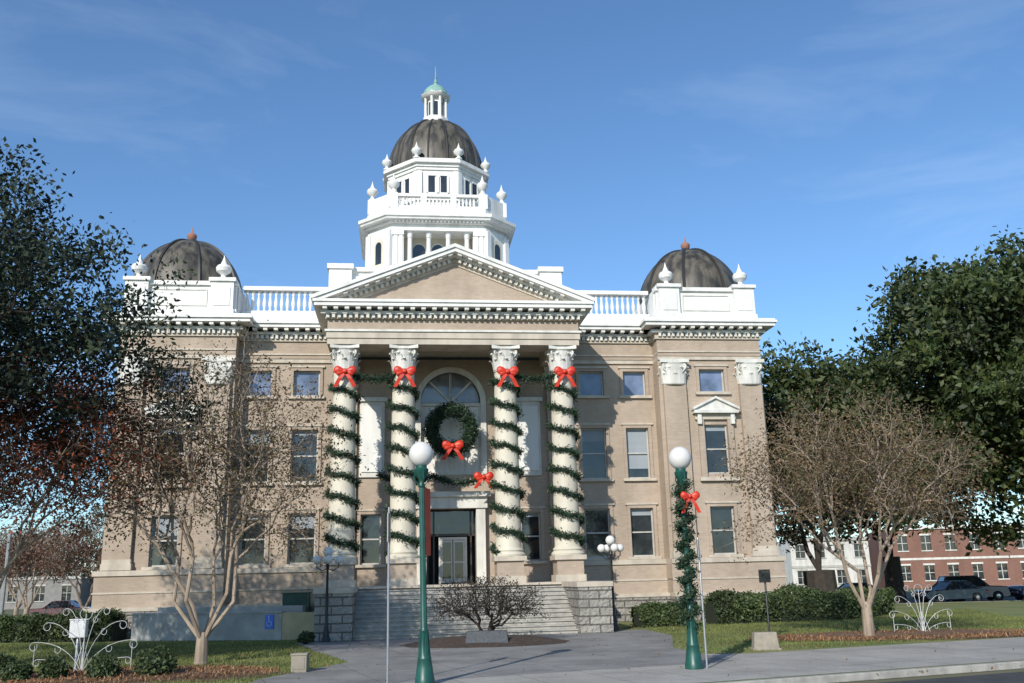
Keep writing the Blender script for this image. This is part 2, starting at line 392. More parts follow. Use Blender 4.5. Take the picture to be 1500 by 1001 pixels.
for sgn in (-1,1):
    def X(a,b): return (a,b) if sgn>0 else (-b,-a)
    x0,x1=X(WX0,WX1)
    ops=[(*X(12.85,14.1),3.1,5.45),(*X(12.85,14.1),7.1,9.6),(*X(12.8,14.15),11.3,12.5)]
    wall(brick,x0,x1,2.95,13.0,0,ops)
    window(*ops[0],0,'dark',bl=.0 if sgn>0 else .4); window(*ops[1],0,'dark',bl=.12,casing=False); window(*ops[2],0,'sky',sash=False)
    hx0,hx1=X(12.3,14.65); hm=(hx0+hx1)/2
    w0,w1=X(12.85,14.1)
    for a,b in ((w0-.3,w0),(w1,w1+.3)): brick.box(a,b,-.14,.02,6.9,9.85)
    band.box(w0-.4,w1+.4,-.2,.2,6.72,6.897)
    band.box(hx0+.1,hx1-.1,-.16,.02,9.85,10.15); white2.box(hx0,hx1,-.42,.02,10.15,10.3)
    white2.exty([(hx0,10.303),(hx1,10.303),(hx1,10.36),(hm,10.9),(hx0,10.36)],-.3,.02)
    for s_ in (-1,1):
        white2.exty([(hm+s_*0,10.9),(hm+s_*0,11.02),(hm+s_*(hx1-hm+.05),10.45),(hm+s_*(hx1-hm+.05),10.32)],-.44,.02)
    for s2 in (hx0+.2,hx1-.4): white2.box(s2,s2+.2,-.3,-.1,9.6,10.15)
    a,b=X(10.75,12.1); pilaster(a,b,0); a,b=X(14.8,16.15); pilaster(a,b,0)
    xo=sgn*WX1; xi=sgn*WX0
    brick.box(xo-sgn*.3,xo-sgn*.0,.003,27,2.95,13.0); brick.box(xi,xi+sgn*.3,.003,1.05,2.95,13.0)
    for k in range(6):
        yy=3+k*4
        for zz,hh in ((3.1,2.4),(7.1,2.5),(11.3,1.2)):
            glass.box(xo-.02,xo+.02,yy,yy+1.3,zz,zz+hh)
            band.box(xo-.05,xo+sgn*.1,yy-.2,yy-.01,zz,zz+hh+.15); band.box(xo-.05,xo+sgn*.1,yy+1.31,yy+1.5,zz,zz+hh+.15); band.box(xo-.05,xo+sgn*.14,yy-.25,yy+1.55,zz-.15,zz-.01); band.box(xo-.05,xo+sgn*.14,yy-.25,yy+1.55,zz+hh+.151,zz+hh+.3)
    bases(x0,x1,0,27,1 if sgn>0 else 0,1 if sgn<0 else 0)
    entab(x0,x1,0,26.9,(1,1))
    px0,px1=x0+.1,x1-.1
    white.box(px0,px1,-.1,.35,15.1,15.5); white.box(px0+.05,px1-.05,0,.3,15.5,16.75); white.box(px0-.02,px1+.02,-.14,.4,16.75,16.95)
    white.box(xo-sgn*.4,xo-sgn*.1,.35,8,15.1,16.9); white.box(xi+sgn*.1,xi+sgn*.4,.35,8,15.1,16.9); white.box(px0,px1,7.7,8,15.1,16.9)
    for pc in (11.45,15.55):
        a,b=X(pc-.55,pc+.55); white.box(a,b,-.25,.6,15.1,16.9); white.box(a-.1,b+.1,-.36,.7,16.9,17.08)
        white.box(a-.06,b+.06,-.32,.6,15.1,15.45)
        white.box(a+.15,b-.15,-.29,-.2,15.65,16.6)
    a,b=X(12.2,14.8)
    for c in ((a,b,15.68,15.74),(a,b,16.5,16.56)): white2.box(c[0],c[1],-.05,.0,c[2],c[3])
    for c in (a,b-.06): white2.box(c,c+.06,-.05,0,15.74,16.5)
    rx0,rx1=X(5.6,WX0)
    ops=[]
    for (a0,b0) in ((6.65,7.95),(9.0,10.2)):
        for zz in ((3.1,5.5),(7.0,9.6),(11.3,12.6)): ops.append((*X(a0,b0),*zz))
    wall(brick,rx0,rx1,2.95,13.0,1,ops)
    for i,o in enumerate(ops):
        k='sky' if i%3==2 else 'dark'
        window(*o,1,k,sash=(i%3!=2),bl=[0,.25,0,.15,.8,0][i] if sgn>0 else [.3,.1,0,.1,.3,0][i])
    bases(rx0,rx1,1,5)
    entab(rx0,rx1,1,5)
    white.box(rx0,rx1,1.0,1.45,15.1,15.75); white.box(rx0,rx1,.95,1.5,16.85,17.05)
    xx=rx0+.2
    while xx<rx1-.1:
        white.lathe(xx,1.22,[(.09,0),(.09,.08),(.05,.12),(.10,.38),(.10,.5),(.05,.85),(.09,.95),(.09,1.1)],8,z=15.75); xx+=.29
    dx=sgn*14.05-.05; dy=4.2
    white.lathe(dx,dy,[(3.05,0),(3.05,1.5),(3.2,1.6),(3.2,1.8)],32,z=15.1)
    prof=[(2.95*math.cos(t),3.65*math.sin(t)) for t in np.linspace(0,R(87),16)]
    dome.lathe(dx,dy,prof,32,z=16.9)
    for k in range(8):
        a=R(22.5)+k*math.pi/4
        rib.tube([(dx+(p[0]+.03)*math.cos(a),dy+(p[0]+.03)*math.sin(a),16.9+p[1]) for p in prof],.09,5)
    rib.lathe(dx,dy,[(.35,0),(.3,.15),(.1,.2)],12,z=20.5)
    f=MB(); f.lathe(dx,dy,[(.12,0),(.25,.12),(.28,.3),(.18,.42),(.05,.5),(.03,.75),(.001,.8)],10,z=20.65); f.obj('dome_finial',m_red_cu,ch,True)
URN=[(.30,0),(.30,.1),(.14,.18),(.12,.28),(.38,.48),(.43,.68),(.34,.82),(.18,.9),(.16,.98),(.10,1.1),(.04,1.3),(.01,1.45)]
for ux in (-15.6,-11.5,11.45,15.55): white.lathe(ux,.15,URN,14,z=17.08,sc=.92)
roof.box(-16,16,1.6,26.5,15.02,15.3)

AC=-.05
ops=[(-1.3,1.15,2.0,5.6),(-4.5,-3.5,3.0,5.4),(3.45,4.4,3.0,5.4),(AC-1.55,AC+1.55,7.3,12.55)]
wall(brick,-5.6,5.6,2.0,13.2,1,ops,.35)
window(-4.5,-3.5,3.0,5.4,1,bl=0); window(3.45,4.4,3.0,5.4,1,bl=.1)
for a,b in ((-4.5,-3.5),(3.4,4.4)):
    white2.box(a-.12,b+.12,.88,1.0,7.2,11.0); white.box(a,b,.82,.879,7.45,10.75); white2.box(a-.25,b+.25,.75,1.0,11.0,11.2)
arc=[(AC+1.55*math.cos(t),11.0+1.55*math.sin(t)) for t in np.linspace(0,math.pi,17)]
brick.exty(arc[:9]+[(AC,12.57),(AC+1.57,12.57)],1.004,1.34); brick.exty(list(reversed(arc[8:]))+[(AC-1.57,12.57)],1.004,1.34)
for t0,t1 in zip(np.linspace(0,math.pi,21)[:-1],np.linspace(0,math.pi,21)[1:]):
    q=[(AC+1.52*math.cos(t0),11+1.52*math.sin(t0)),(AC+1.8*math.cos(t0),11+1.8*math.sin(t0)),(AC+1.8*math.cos(t1),11+1.8*math.sin(t1)),(AC+1.52*math.cos(t1),11+1.52*math.sin(t1))]
    white2.exty(q,.86,1.02)
white2.box(AC-1.8,AC-1.52,.86,1.02,7.2,11.0); white2.box(AC+1.52,AC+1.8,.86,1.02,7.2,11.0)
m_lun=glassmat('lunette_glass',(.22,.24,.26),.1)
lun=MB(); lun.exty([(AC+1.5*math.cos(t),11.0+1.5*math.sin(t)) for t in np.linspace(0,math.pi,17)],1.22,1.3); lun.obj('lunette_window',m_lun,ch)
white.box(AC-1.55,AC+1.55,1.2,1.3,7.3,10.9)
for k in range(5):
    xx=AC-1.5+k*.75; white2.box(xx-.06,xx+.06,1.08,1.2,7.3,10.9)
for zz in (7.3,8.7,10.8): white2.box(AC-1.55,AC+1.55,1.05,1.21,zz,zz+.14)
for t in (45,90,135):
    n0=len(white2.v); white2.box(0,1.5,1.12,1.22,-.05,.05); white2.xf(Matrix.Translation((AC,0,11))@Matrix.Rotation(-R(t),4,'Y'),n0)
white2.box(-1.75,-1.3,.6,1.0,2.0,5.6); white2.box(1.15,1.6,.6,1.0,2.0,5.6)
white2.box(-1.85,1.7,.5,1.0,5.6,6.15); white2.box(-2.0,1.85,.3,1.0,6.15,6.4)
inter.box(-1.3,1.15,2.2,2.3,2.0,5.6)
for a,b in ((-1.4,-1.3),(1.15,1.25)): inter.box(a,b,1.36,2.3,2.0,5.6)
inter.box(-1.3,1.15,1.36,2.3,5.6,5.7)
dd=MB()
for a,b in ((-.55,.02),(.06,.63)):
    for c in ((a,a+.07,2.05,4.1),(b-.07,b,2.05,4.1),(a+.07,b-.07,2.05,2.25),(a+.07,b-.07,4.0,4.1),(a+.07,b-.07,3.0,3.07)): dd.box(c[0],c[1],1.6,1.66,c[2],c[3])
    glass.box(a+.07,b-.07,1.62,1.64,2.25,4.0)
for c in ((-.66,-.56,2.0,4.25),(.64,.74,2.0,4.25),(-.56,.64,4.12,4.25)): dd.box(c[0],c[1],1.58,1.68,c[2],c[3])
dd.obj('double_door_frames',m_white2,ch)
for xx in (-1.25,-.95,.9): bronze.box(xx,xx+.08,1.55,1.65,2.0,5.6)
bronze.box(-1.3,1.15,1.55,1.65,4.3,4.42); glass.box(-1.3,1.15,1.66,1.68,4.42,5.6)
for xx in (-5.3,-2.65,2.4,4.9):
    brick.box(xx,xx+.55,.78,1.01,2.0,11.7); pcapital(white2,xx-.02,xx+.57,.9,11.7,1.1)

# portico
COLX=(-5.15,-2.45,2.3,5.0); CY0=-3.1
brick.box(-5.9,5.75,-3.85,1,1.0,1.9); band.box(-4.42,4.58,-3.95,2.4,1.9,2.0); stone.box(-5.9,5.75,-3.8,1,-.1,1.0)
for i,x in enumerate(COLX):
    band.box(x-.68,x+.68,CY0-.68,CY0+.68,2.003,2.3); brick.box(x-.6,x+.6,CY0-.6,CY0+.6,2.3,2.95); band.box(x-.72,x+.72,CY0-.72,CY0+.72,2.95,3.15)
    prof=[(.74,0),(.76,.08),(.70,.16),(.64,.2),(.68,.26),(.66,.32),(.60,.36)]
    for k in range(11):
        t=k/10; prof.append((.585-.085*t**1.6,.4+t*8.05))
    prof+=[(.55,8.47),(.52,8.52)]
    cream.lathe(x,CY0,prof,32,z=3.15)
    capital(white2,x,CY0,11.65,1.17,.5)
steps=MB()
for i in range(12):
    z1=2.0-(i+1)*2.0/12; yb_=-3.96-i*.29
    if z1<.02: continue
    steps.box(-4.39,4.57,yb_-.25,yb_+.003,-.1,z1-.045); steps.box(-4.395,4.575,yb_-.31,yb_+.003,z1-.045,z1)
steps.obj('entrance_steps',m_step,ch)
for a,b in ((-5.85,-4.4),(4.58,5.95)):
    stone.box(a,b,-7.55,-3.86,-.1,1.8); band.box(a-.06,b+.06,-7.6,-3.83,1.8,2.0)
ex0,ex1=-5.95,5.8; yf=-3.75
band.box(ex0,ex1,yf,yf+1.3,12.82,13.1); band.box(ex0-.05,ex1+.05,yf-.06,yf+1.3,13.1,13.4); white2.box(ex0-.12,ex1+.12,yf-.13,yf+1.3,13.4,13.5)
for a,b in ((ex0,ex0+1.2),(ex1-1.2,ex1)):
    band.box(a,b,yf+1.3,1,12.82,13.4)
brick.box(ex0,ex1,yf+.004,1.0,13.5,14.0)
band.box(ex0,ex1,yf+1.3,1.0,13.35,13.5)
band.box(ex0-.1,ex1+.1,yf-.1,1,14.0,14.2)
x=ex0-.05
while x<ex1: white2.box(x,x+.14,yf-.26,yf-.08,14.02,14.2); x+=.26
white2.box(ex0-.3,ex1+.3,yf-.3,1,14.2,14.34)
x=ex0-.2
while x<ex1+.1: white2.box(x,x+.2,yf-.62,yf-.28,14.34,14.47); x+=.5
white.box(ex0-.58,ex1+.58,yf-.68,1,14.475,14.65); white.box(ex0-.65,ex1+.65,yf-.75,1,14.65,14.78)
pc=(ex0+ex1)/2; pw=(ex1-ex0)/2+.72; zb=14.783; za=17.55
brick.exty([(pc-pw+1.1,zb),(pc+pw-1.1,zb),(pc,za-.75)],yf+.02,yf+.4)
def rake(mb,o0,o1,y0,y1):
    L=math.hypot(pw,za-zb-.15); sl=(za-zb-.15)/pw; k=L/pw
    for s in (-1,1):
        def P(x,o): return (pc+s*x, zb+.15+(pw-x)*sl-o*k)
        xe0=pw-(max(0,o0*k-.15))/sl; xe1=pw-(max(0,o1*k-.15))/sl
        q=[P(0,o0),P(xe0,o0)]+([(pc+s*pw,zb)] if o0==0 else [])+[(P(xe1,o1)[0],max(zb,P(xe1,o1)[1])),P(0,o1)]
        mb.exty(q,y0,y1)
rake(white,0,.16,yf-.78,8.0); rake(white,.16,.34,yf-.70,yf+.5); rake(white2,.34,.46,yf-.32,yf+.45)
rake(band,.46,.66,yf-.10,yf+.45); rake(band,.66,.78,yf-.04,yf+.43)
L=math.hypot(pw,za-zb-.15); sl=(za-zb-.15)/pw; ang=math.atan(sl)
for s in (-1,1):
    t=.5
    while t<L-1.6:
        Mx=Matrix.Translation((pc+s*t*math.cos(ang),0,za-t*math.sin(ang)))@Matrix.Rotation(s*ang,4,'Y')
        white2.obox(Mx,-.07,.07,yf-.24,yf-.08,-.64,-.465); t+=.26
    t=.4
    while t<L-1.0:
        Mx=Matrix.Translation((pc+s*t*math.cos(ang),0,za-t*math.sin(ang)))@Matrix.Rotation(s*ang,4,'Y')
        white2.obox(Mx,-.1,.1,yf-.62,yf-.3,-.44,-.345); t+=.52
white.box(-6.2,6.3,6.3,18,15.1,19.7); white.box(-6.35,6.45,6.15,18.1,19.7,19.95)
for a,b in ((-6.75,-5.45),(5.55,6.85)):
    white.box(a,b,5.9,7.2,15.1,19.75); white.box(a-.1,b+.1,5.8,7.3,19.75,20.05)

# ---- tower
TX,TY=-.35,12.0
def trunc(a,h): return [(-h,-a),(h,-a),(a,-h),(a,h),(h,a),(-h,a),(-a,h),(-a,-h)]
def octo(a): return trunc(a,a*math.tan(R(22.5)))
tw=MB(); tdark=MB(); tcream=MB()
tw.prism(trunc(4.8,3.25),19.9,20.6,TX,TY)
tcream.prism(trunc(3.2,2.25),20.6,22.9,TX,TY)
def rot4(fn):
    for k in range(4):
        n0=len(tw.v); n1=len(tdark.v); n2=len(tcream.v); fn(k)
        Mx=Matrix.Translation((TX,TY,0))@Matrix.Rotation(k*math.pi/2,4,'Z')
        tw.xf(Mx,n0); tdark.xf(Mx,n1); tcream.xf(Mx,n2)
def archpoly(x,w,z0,zs,n=8):
    return [(x-w,z0),(x+w,z0)]+[(x+w*math.cos(t),zs+w*math.sin(t)) for t in np.linspace(0,math.pi,n+1)]
def side(k):
    for s in (-1,1):
        tw.box(s*2.3,s*3.05,-4.62,-3.2,20.6,22.9); tw.box(s*2.38,s*2.62,-4.7,-4.6,20.7,22.6); tw.box(s*2.72,s*2.97,-4.7,-4.6,20.7,22.6)
        tw.box(s*2.3,s*3.1,-4.76,-4.6,22.6,22.9)
        for c in (.65,1.9):
            tw.lathe(s*c,-4.3,[(.22,0),(.22,.1),(.17,.14),(.15,1.9),(.2,1.95),(.16,2.0),(.25,2.25),(.25,2.3)],12,z=20.6)
    for c in (-1.28,0,1.28):
        tdark.exty(archpoly(c,.42,20.8,22.05),-3.28,-3.17)
        tw.exty(archpoly(c,.52,20.7,22.05),-3.24,-3.16)
    d=Matrix.Rotation(math.pi/4,4,'Z')
    n0=len(tw.v); n1=len(tdark.v); n2=len(tcream.v)
    ap=(4.75+3.15)/math.sqrt(2)
    tw.box(-1.12,1.12,-ap,-ap+1,20.6,22.9)
    tw.box(-1.14,-.74,-ap-.14,-ap+.1,20.6,22.9); tw.box(.74,1.14,-ap-.14,-ap+.1,20.6,22.9)
    tcream.exty(archpoly(0,.46,20.75,22.1),-ap-.03,-ap+.02); tdark.exty(archpoly(0,.27,20.9,22.05),-ap-.05,-ap-.02)
    tw.exty(archpoly(0,.56,20.7,22.1),-ap-.02,-ap+.02)
    tw.xf(d,n0); tdark.xf(d,n1); tcream.xf(d,n2)
    for s in (-1,1): tw.box(s*3.0-.3,s*3.0+.3,-4.75,-4.3,24.4,25.35)
    tw.box(-2.7,2.7,-4.65,-4.4,24.4,24.55); tw.box(-2.7,2.7,-4.7,-4.35,25.15,25.33)
    x=-2.6
    while x<2.65: tw.lathe(x,-4.52,[(.07,0),(.05,.05),(.09,.22),(.05,.5),(.07,.6)],6,z=24.55); x+=.25
    for s in (-1,1): tw.box(s*1.0-.2,s*1.0+.2,-4.73,-4.3,24.4,25.35)
    tw.box(-3.1,3.1,-4.78,-4.7,23.95,24.3)
    n0=len(tw.v); tw.box(-.85,.85,-ap+.05,-ap+.3,24.4,25.33); tw.xf(d,n0)
    x=-2.9
    while x<3: tw.box(x,x+.12,-5.02,-4.7,23.38,23.5); x+=.25
rot4(side)
tw.prism(trunc(4.72,3.15),22.9,23.1,TX,TY); tw.prism(trunc(4.6,3.05),23.1,23.35,TX,TY); tw.prism(trunc(4.85,3.22),23.35,23.5,TX,TY)
tw.prism(trunc(5.2,3.42),23.5,23.65,TX,TY,trunc(5.25,3.46)); tw.prism(trunc(5.35,3.5),23.65,23.85,TX,TY); tw.prism(trunc(4.75,3.15),23.85,24.4,TX,TY)
for k in range(8):
    p=trunc(4.55,3.05)[k]; tw.lathe(TX+p[0]*.98,TY+p[1]*.98,[(.3,0),(.3,.12)]+[(a,b+.1) for a,b in URN[2:]],12,z=25.33,sc=.92)
for mb_ in (tw,tdark,tcream):
    mb_.v=[(TX+(v[0]-TX)*.92,TY+(v[1]-TY)*.92,v[2]) for v in mb_.v]
tw.prism(octo(3.05),24.4,27.5,TX,TY); tw.prism(octo(3.2),25.4,25.6,TX,TY)
for k in range(8):
    n0=len(tw.v); n1=len(tdark.v)
    for s in (-1,1):
        tw.box(s*1.0,s*1.3,-3.2,-3.0,25.6,27.4)
        tdark.box(s*.38-.19,s*.38+.19,-3.09,-3.0,25.95,27.1); tw.box(s*.38-.24,s*.38+.24,-3.14,-3.0,27.1,27.2); tw.box(s*.38-.24,s*.38+.24,-3.14,-3.0,25.82,25.95)
    tw.box(-.08,.08,-3.14,-3.0,25.95,27.1); tw.box(-.72,-.6,-3.14,-3.0,25.95,27.1); tw.box(.6,.72,-3.14,-3.0,25.95,27.1)
    Mx=Matrix.Translation((TX,TY,0))@Matrix.Rotation(k*math.pi/4,4,'Z'); tw.xf(Mx,n0); tdark.xf(Mx,n1)
    a=R(22.5)+k*math.pi/4; tw.lathe(TX+3.5*math.cos(a),TY+3.5*math.sin(a),[(.28,0),(.28,.1)]+URN[2:],12,z=28.2,sc=.8)
tw.prism(octo(3.15),27.5,27.7,TX,TY); tw.prism(octo(3.25),27.7,27.9,TX,TY); tw.prism(octo(3.45),27.9,28.1,TX,TY); tw.prism(octo(3.38),28.1,28.2,TX,TY)
prof=[(3.12,-.3)]+[(3.12*math.cos(t),3.95*math.sin(t)) for t in np.linspace(0,R(76),18)]
dome.lathe(TX,TY,prof,48,z=28.4)
for k in range(16):
    a=R(11.25)+k*math.pi/8
    rib.tube([(TX+(p[0]+.02)*math.cos(a),TY+(p[0]+.02)*math.sin(a),28.4+p[1]) for p in prof],.06 if k%2 else .10,5)
tw.lathe(TX,TY,[(1.05,0),(1.05,.2),(.9,.25),(.9,.45)],8,R(22.5),z=32.15)
tw.lathe(TX,TY,[(.55,0),(.55,1.6)],8,R(22.5),z=32.6)
for k in range(8):
    a=R(22.5)+k*math.pi/4; tw.lathe(TX+.74*math.cos(a),TY+.74*math.sin(a),[(.12,0),(.09,.1),(.09,1.4),(.13,1.55)],8,z=32.6)
    n1=len(tdark.v); tdark.box(-.13,.13,-.53,-.45,32.75,33.8); tdark.xf(Matrix.Translation((TX,TY,0))@Matrix.Rotation(k*math.pi/4,4,'Z'),n1)
tw.lathe(TX,TY,[(.9,0),(1.0,.08),(1.08,.2),(.9,.26),(.85,.4)],8,R(22.5),z=34.1)
g=MB(); g.lathe(TX,TY,[(.86,0),(.8,.25),(.62,.5),(.4,.68),(.2,.8),(.12,.95),(.16,1.0),(.1,1.1),(.05,1.3),(.09,1.38),(.04,1.46),(.02,2.25)],16,z=34.45); g.obj('lantern_cupola',m_green_cu,ch,True)
tw.obj('tower_structure',m_white,ch,True); tdark.obj('tower_windows',m_glass,ch); tcream.obj('tower_niches',m_cream,ch)

for mbx,nm,mt,sm in ((brick,'brick_walls',m_brick,False),(band,'stone_trim',m_band,False),(stone,'stone_base',m_stone,False),(white,'white_parapets_and_cornice',m_white,True),
    (white2,'carved_trim_and_capitals',m_white2,False),(cream,'column_shafts',m_cream,True),(glass,'window_glass',m_glass,False),(glass2,'upper_window_glass',m_glass2,False),
    (inter,'doorway_interior',m_int,False),(blind,'window_blinds',m_blind,False),(frame,'window_frames',m_frame,False),(bronze,'door_transom_frame',m_bronze,False),
    (dome,'dome_shells',m_dome,True),(rib,'dome_ribs',m_rib,True),(roof,'flat_roof',m_roof,False)):
    mbx.obj(nm,mt,ch,sm)

# decorations
deco=group('christmas_garland_decoration',(CX,CY,0),YAW)
rd=MB()
for i,x in enumerate(COLX):
    pts=[]
    turns=8.3; ph=[.2,1.2,2.1,.7][i]
    for k in range(240):
        t=k/239; a=ph+turns*2*math.pi*t
        z=11.35-8.0*t+.05*math.sin(k*.7+i); r=.59+.09*t
        pts.append((x+r*math.cos(a),CY0+r*math.sin(a),z))
    garland('column_garland',pts,.18,22,deco,.075)
    bow(rd,(x+.05,CY0-.75,11.5),.95,1.0)
def swag(p,q,drop,n=16):
    p=np.array(p,float);q=np.array(q,float)
    return [tuple(p+(q-p)*i/n-np.array([0,0,drop*4*(i/n)*(1-i/n)])) for i in range(n+1)]
garland('swag_garland',swag((COLX[0],CY0-.3,11.6),(COLX[1],CY0-.3,11.6),.35),.2,22,deco)
garland('swag_garland',swag((COLX[2],CY0-.3,11.6),(COLX[3],CY0-.3,11.6),.35),.2,22,deco)
garland('balcony_garland',swag((-3.6,-.3,7.2),(-1.0,-.3,7.1),.35)+swag((-1.0,-.3,7.1),(1.6,-.3,7.1),.35),.19,24,deco)
bow(rd,(1.45,-.5,7.0),.9,.8)
rd.obj('red_bows',m_red,deco,True); gcore.obj('garland_cores',m_gcore,deco)
wr=group('christmas_wreath',W(-.1,-.3,9.35),YAW)
pts=[(.98*math.cos(a),0,.98*math.sin(a)) for a in np.linspace(0,2*math.pi,60)]
Pp=path_resample(pts,.04); n=16000; idx=rng.integers(0,len(Pp),n)
leaves('wreath_greens',Pp[idx]+rng.normal(size=(n,3))*.155,.085,m_garland,wr,.3)
core=MB(); core.tube(pts,.25,10); core.obj('wreath_core',m_gcore,wr)
b=MB(); bow(b,(0.05,-.42,-.85),1.0,.9); b.obj('wreath_bow',m_red,wr,True)
b=MB(); b.tube([(0,0,1.1),(0,.2,3.0)],.012,4); b.obj('hanging_wire',m_black,wr)

# ------------------------------------------------------------------ GROUND
def sheet(name,pts,z,mat):
    mb=MB(); mb.add([(p[0],p[1],z) for p in pts],[tuple(range(len(pts)))]); return mb.obj(name,mat)
sheet('ground',[(-1500,-300),(1500,-300),(1500,2500),(-1500,2500)],-.16,m_ground)
block=[(-60,12.5),(-8,16),(4.1,20.5),(12.1,23.5),(34,31.7),(36,36),(36,62),(-60,62)]
mb=MB(); mb.prism(block,-.155,0); mb.obj('lawn',m_lawn)
mb=MB()
for a,b_ in zip(block[:7],block[1:8]):
    a=Vector((*a,0)); b2=Vector((*b_,0)); d=(b2-a).normalized(); nrm=Vector((d.y,-d.x,0))
    L_=(b2-a).length; Mx=Matrix.Translation(a)@Matrix(((d.x,nrm.x,0,0),(d.y,nrm.y,0,0),(0,0,1,0),(0,0,0,1)))
    mb.obox(Mx,0,L_,.0,.17,-.155,.012)
mb.obj('kerb',m_kerb,bevel=.02)
sheet('street_road',[(-400,-12),(60,0),(400,130),(400,200),(60,38),(34,31),(4,19.8),(-8,15.5),(-400,10)],-.152,m_asphalt)
sheet('rear_road',[(-400,62.6),(400,62.6),(400,78),(-400,78)],-.148,m_asphalt)
sheet('parking_lot_road',[(36.5,34),(60,42),(60,62.4),(36.5,62.4)],-.147,m_asphalt)
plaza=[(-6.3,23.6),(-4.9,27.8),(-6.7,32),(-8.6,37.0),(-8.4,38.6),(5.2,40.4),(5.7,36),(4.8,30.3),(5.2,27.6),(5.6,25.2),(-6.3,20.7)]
side_=[(-30,14.8),(-8,16.2),(4.1,20.7),(12.1,23.7),(34,31.9),(34.5,38),(15,30.6),(8,28.0),(6.5,27.4),(5.2,27.6),(5.6,25.2),(-6.3,20.7),(-9,18.5),(-30,17)]
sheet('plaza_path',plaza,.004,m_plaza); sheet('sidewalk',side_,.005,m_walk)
path=plaza[:-2]+[(6.5,27.4),(8,28),(15,30.6),(34,38),(34,31),(4,20),(-30,14),(-30,17),(-9,18.5),(-6.3,20.7)]
def disc(name,cx,cy,rx,ry,z,mat,n=40,jit=.08,h=.0):
    ring=[(cx+rx*math.cos(a)*(1+random.uniform(-jit,jit)),cy+ry*math.sin(a)*(1+random.uniform(-jit,jit)),z) for a in np.linspace(0,2*math.pi,n,endpoint=False)]
    inner=[(cx+(x-cx)*.6,cy+(y-cy)*.6,z+h) for x,y,_ in ring]
    mb=MB(); mb.add(ring+inner+[(cx,cy,z+h*1.2)],[(i,(i+1)%n,n+(i+1)%n,n+i) for i in range(n)]+[(n+i,n+(i+1)%n,2*n) for i in range(n)])
    return mb.obj(name,mat,smooth=True)
disc('mulch_bed',-1.2,34.2,3.0,2.0,.008,M('dark_mulch',(.075,.05,.035),(.035,.025,.02),.95,6,6,bmp=.8),h=.2,jit=.04)
disc('mulch_bed',12.8,32.4,5.0,1.7,.008,m_mulch,h=.15)
disc('mulch_bed',-10.2,25.0,4.2,2.0,.008,m_mulch,h=.1)
def litter(name,cx,cy,rx,ry,n,size,mat,z=.05):
    a=rng.uniform(0,2*math.pi,n); q=np.sqrt(rng.uniform(0,1,n))
    P=np.stack([cx+rx*q*np.cos(a),cy+ry*q*np.sin(a),z+.12*(1-q)+rng.uniform(0,.04,n)],1)
    leaves(name,P,size,mat,None,.18,flat=1)
m_straw=leafmat('pine_straw',[(.14,.07,.035),(.26,.14,.07),(.34,.20,.10)],.05)
litter('pine_straw_litter',12.8,32.4,5.1,1.8,8000,.07,m_straw)
litter('pine_straw_litter',-10.2,25.0,4.0,1.9,5000,.07,m_straw)
m_grass=leafmat('grass_blades',[(.09,.14,.03),(.15,.19,.05),(.26,.25,.09)],.3,spatial=.3)
def inside(pt,pl):
    r=np.zeros(len(pt),bool); j=len(pl)-1
    for i in range(len(pl)):
        xi,yi=pl[i]; xj,yj=pl[j]
        c=((yi>pt[:,1])!=(yj>pt[:,1]))&(pt[:,0]<(xj-xi)*(pt[:,1]-yi)/(yj-yi+1e-12)+xi); r^=c; j=i
    return r
def grass(name,poly,n):
    xs=[p[0] for p in poly]; ys=[p[1] for p in poly]
    P=np.stack([rng.uniform(min(xs),max(xs),n),rng.uniform(min(ys),max(ys),n)],1)
    P=P[inside(P,poly)&~inside(P,path)]
    h=rng.uniform(.03,.09,len(P)); w=.012; a=rng.uniform(0,math.pi,len(P)); dx,dy=np.cos(a)*w,np.sin(a)*w
    lx,ly=rng.normal(size=len(P))*.02,rng.normal(size=len(P))*.02
    V=np.stack([np.stack([P[:,0]-dx,P[:,1]-dy,np.zeros(len(P))],1),np.stack([P[:,0]+dx,P[:,1]+dy,np.zeros(len(P))],1),np.stack([P[:,0]+lx,P[:,1]+ly,h],1)],1).reshape(-1,3)
    k=len(P); me=bpy.data.meshes.new(name); me.vertices.add(3*k); me.vertices.foreach_set('co',V.astype(np.float32).ravel())
    me.loops.add(3*k); me.loops.foreach_set('vertex_index',np.arange(3*k,dtype=np.int32)); me.polygons.add(k); me.polygons.foreach_set('loop_start',np.arange(0,3*k,3,dtype=np.int32))
    me.update(calc_edges=True); me.validate(); me.materials.append(m_grass); o=bpy.data.objects.new(name,me); coll.objects.link(o)
grass('grass',[(-20,22),(-4,22),(-6,38),(-22,41)],80000)
grass('grass',[(4.5,27),(20,33),(24,52),(4.5,42)],80000)
m_fallen=leafmat('fallen_leaves',[(.16,.08,.04),(.24,.15,.07),(.10,.05,.03)],.0)
P=np.stack([rng.uniform(-16,22,3500),rng.uniform(21,42,3500),rng.uniform(.012,.05,3500)],1); keep=~inside(P[:,:2],path)|(rng.uniform(size=3500)<.12); leaves('fallen_leaf_litter',P[keep],.04,m_fallen,None,.6,flat=2)

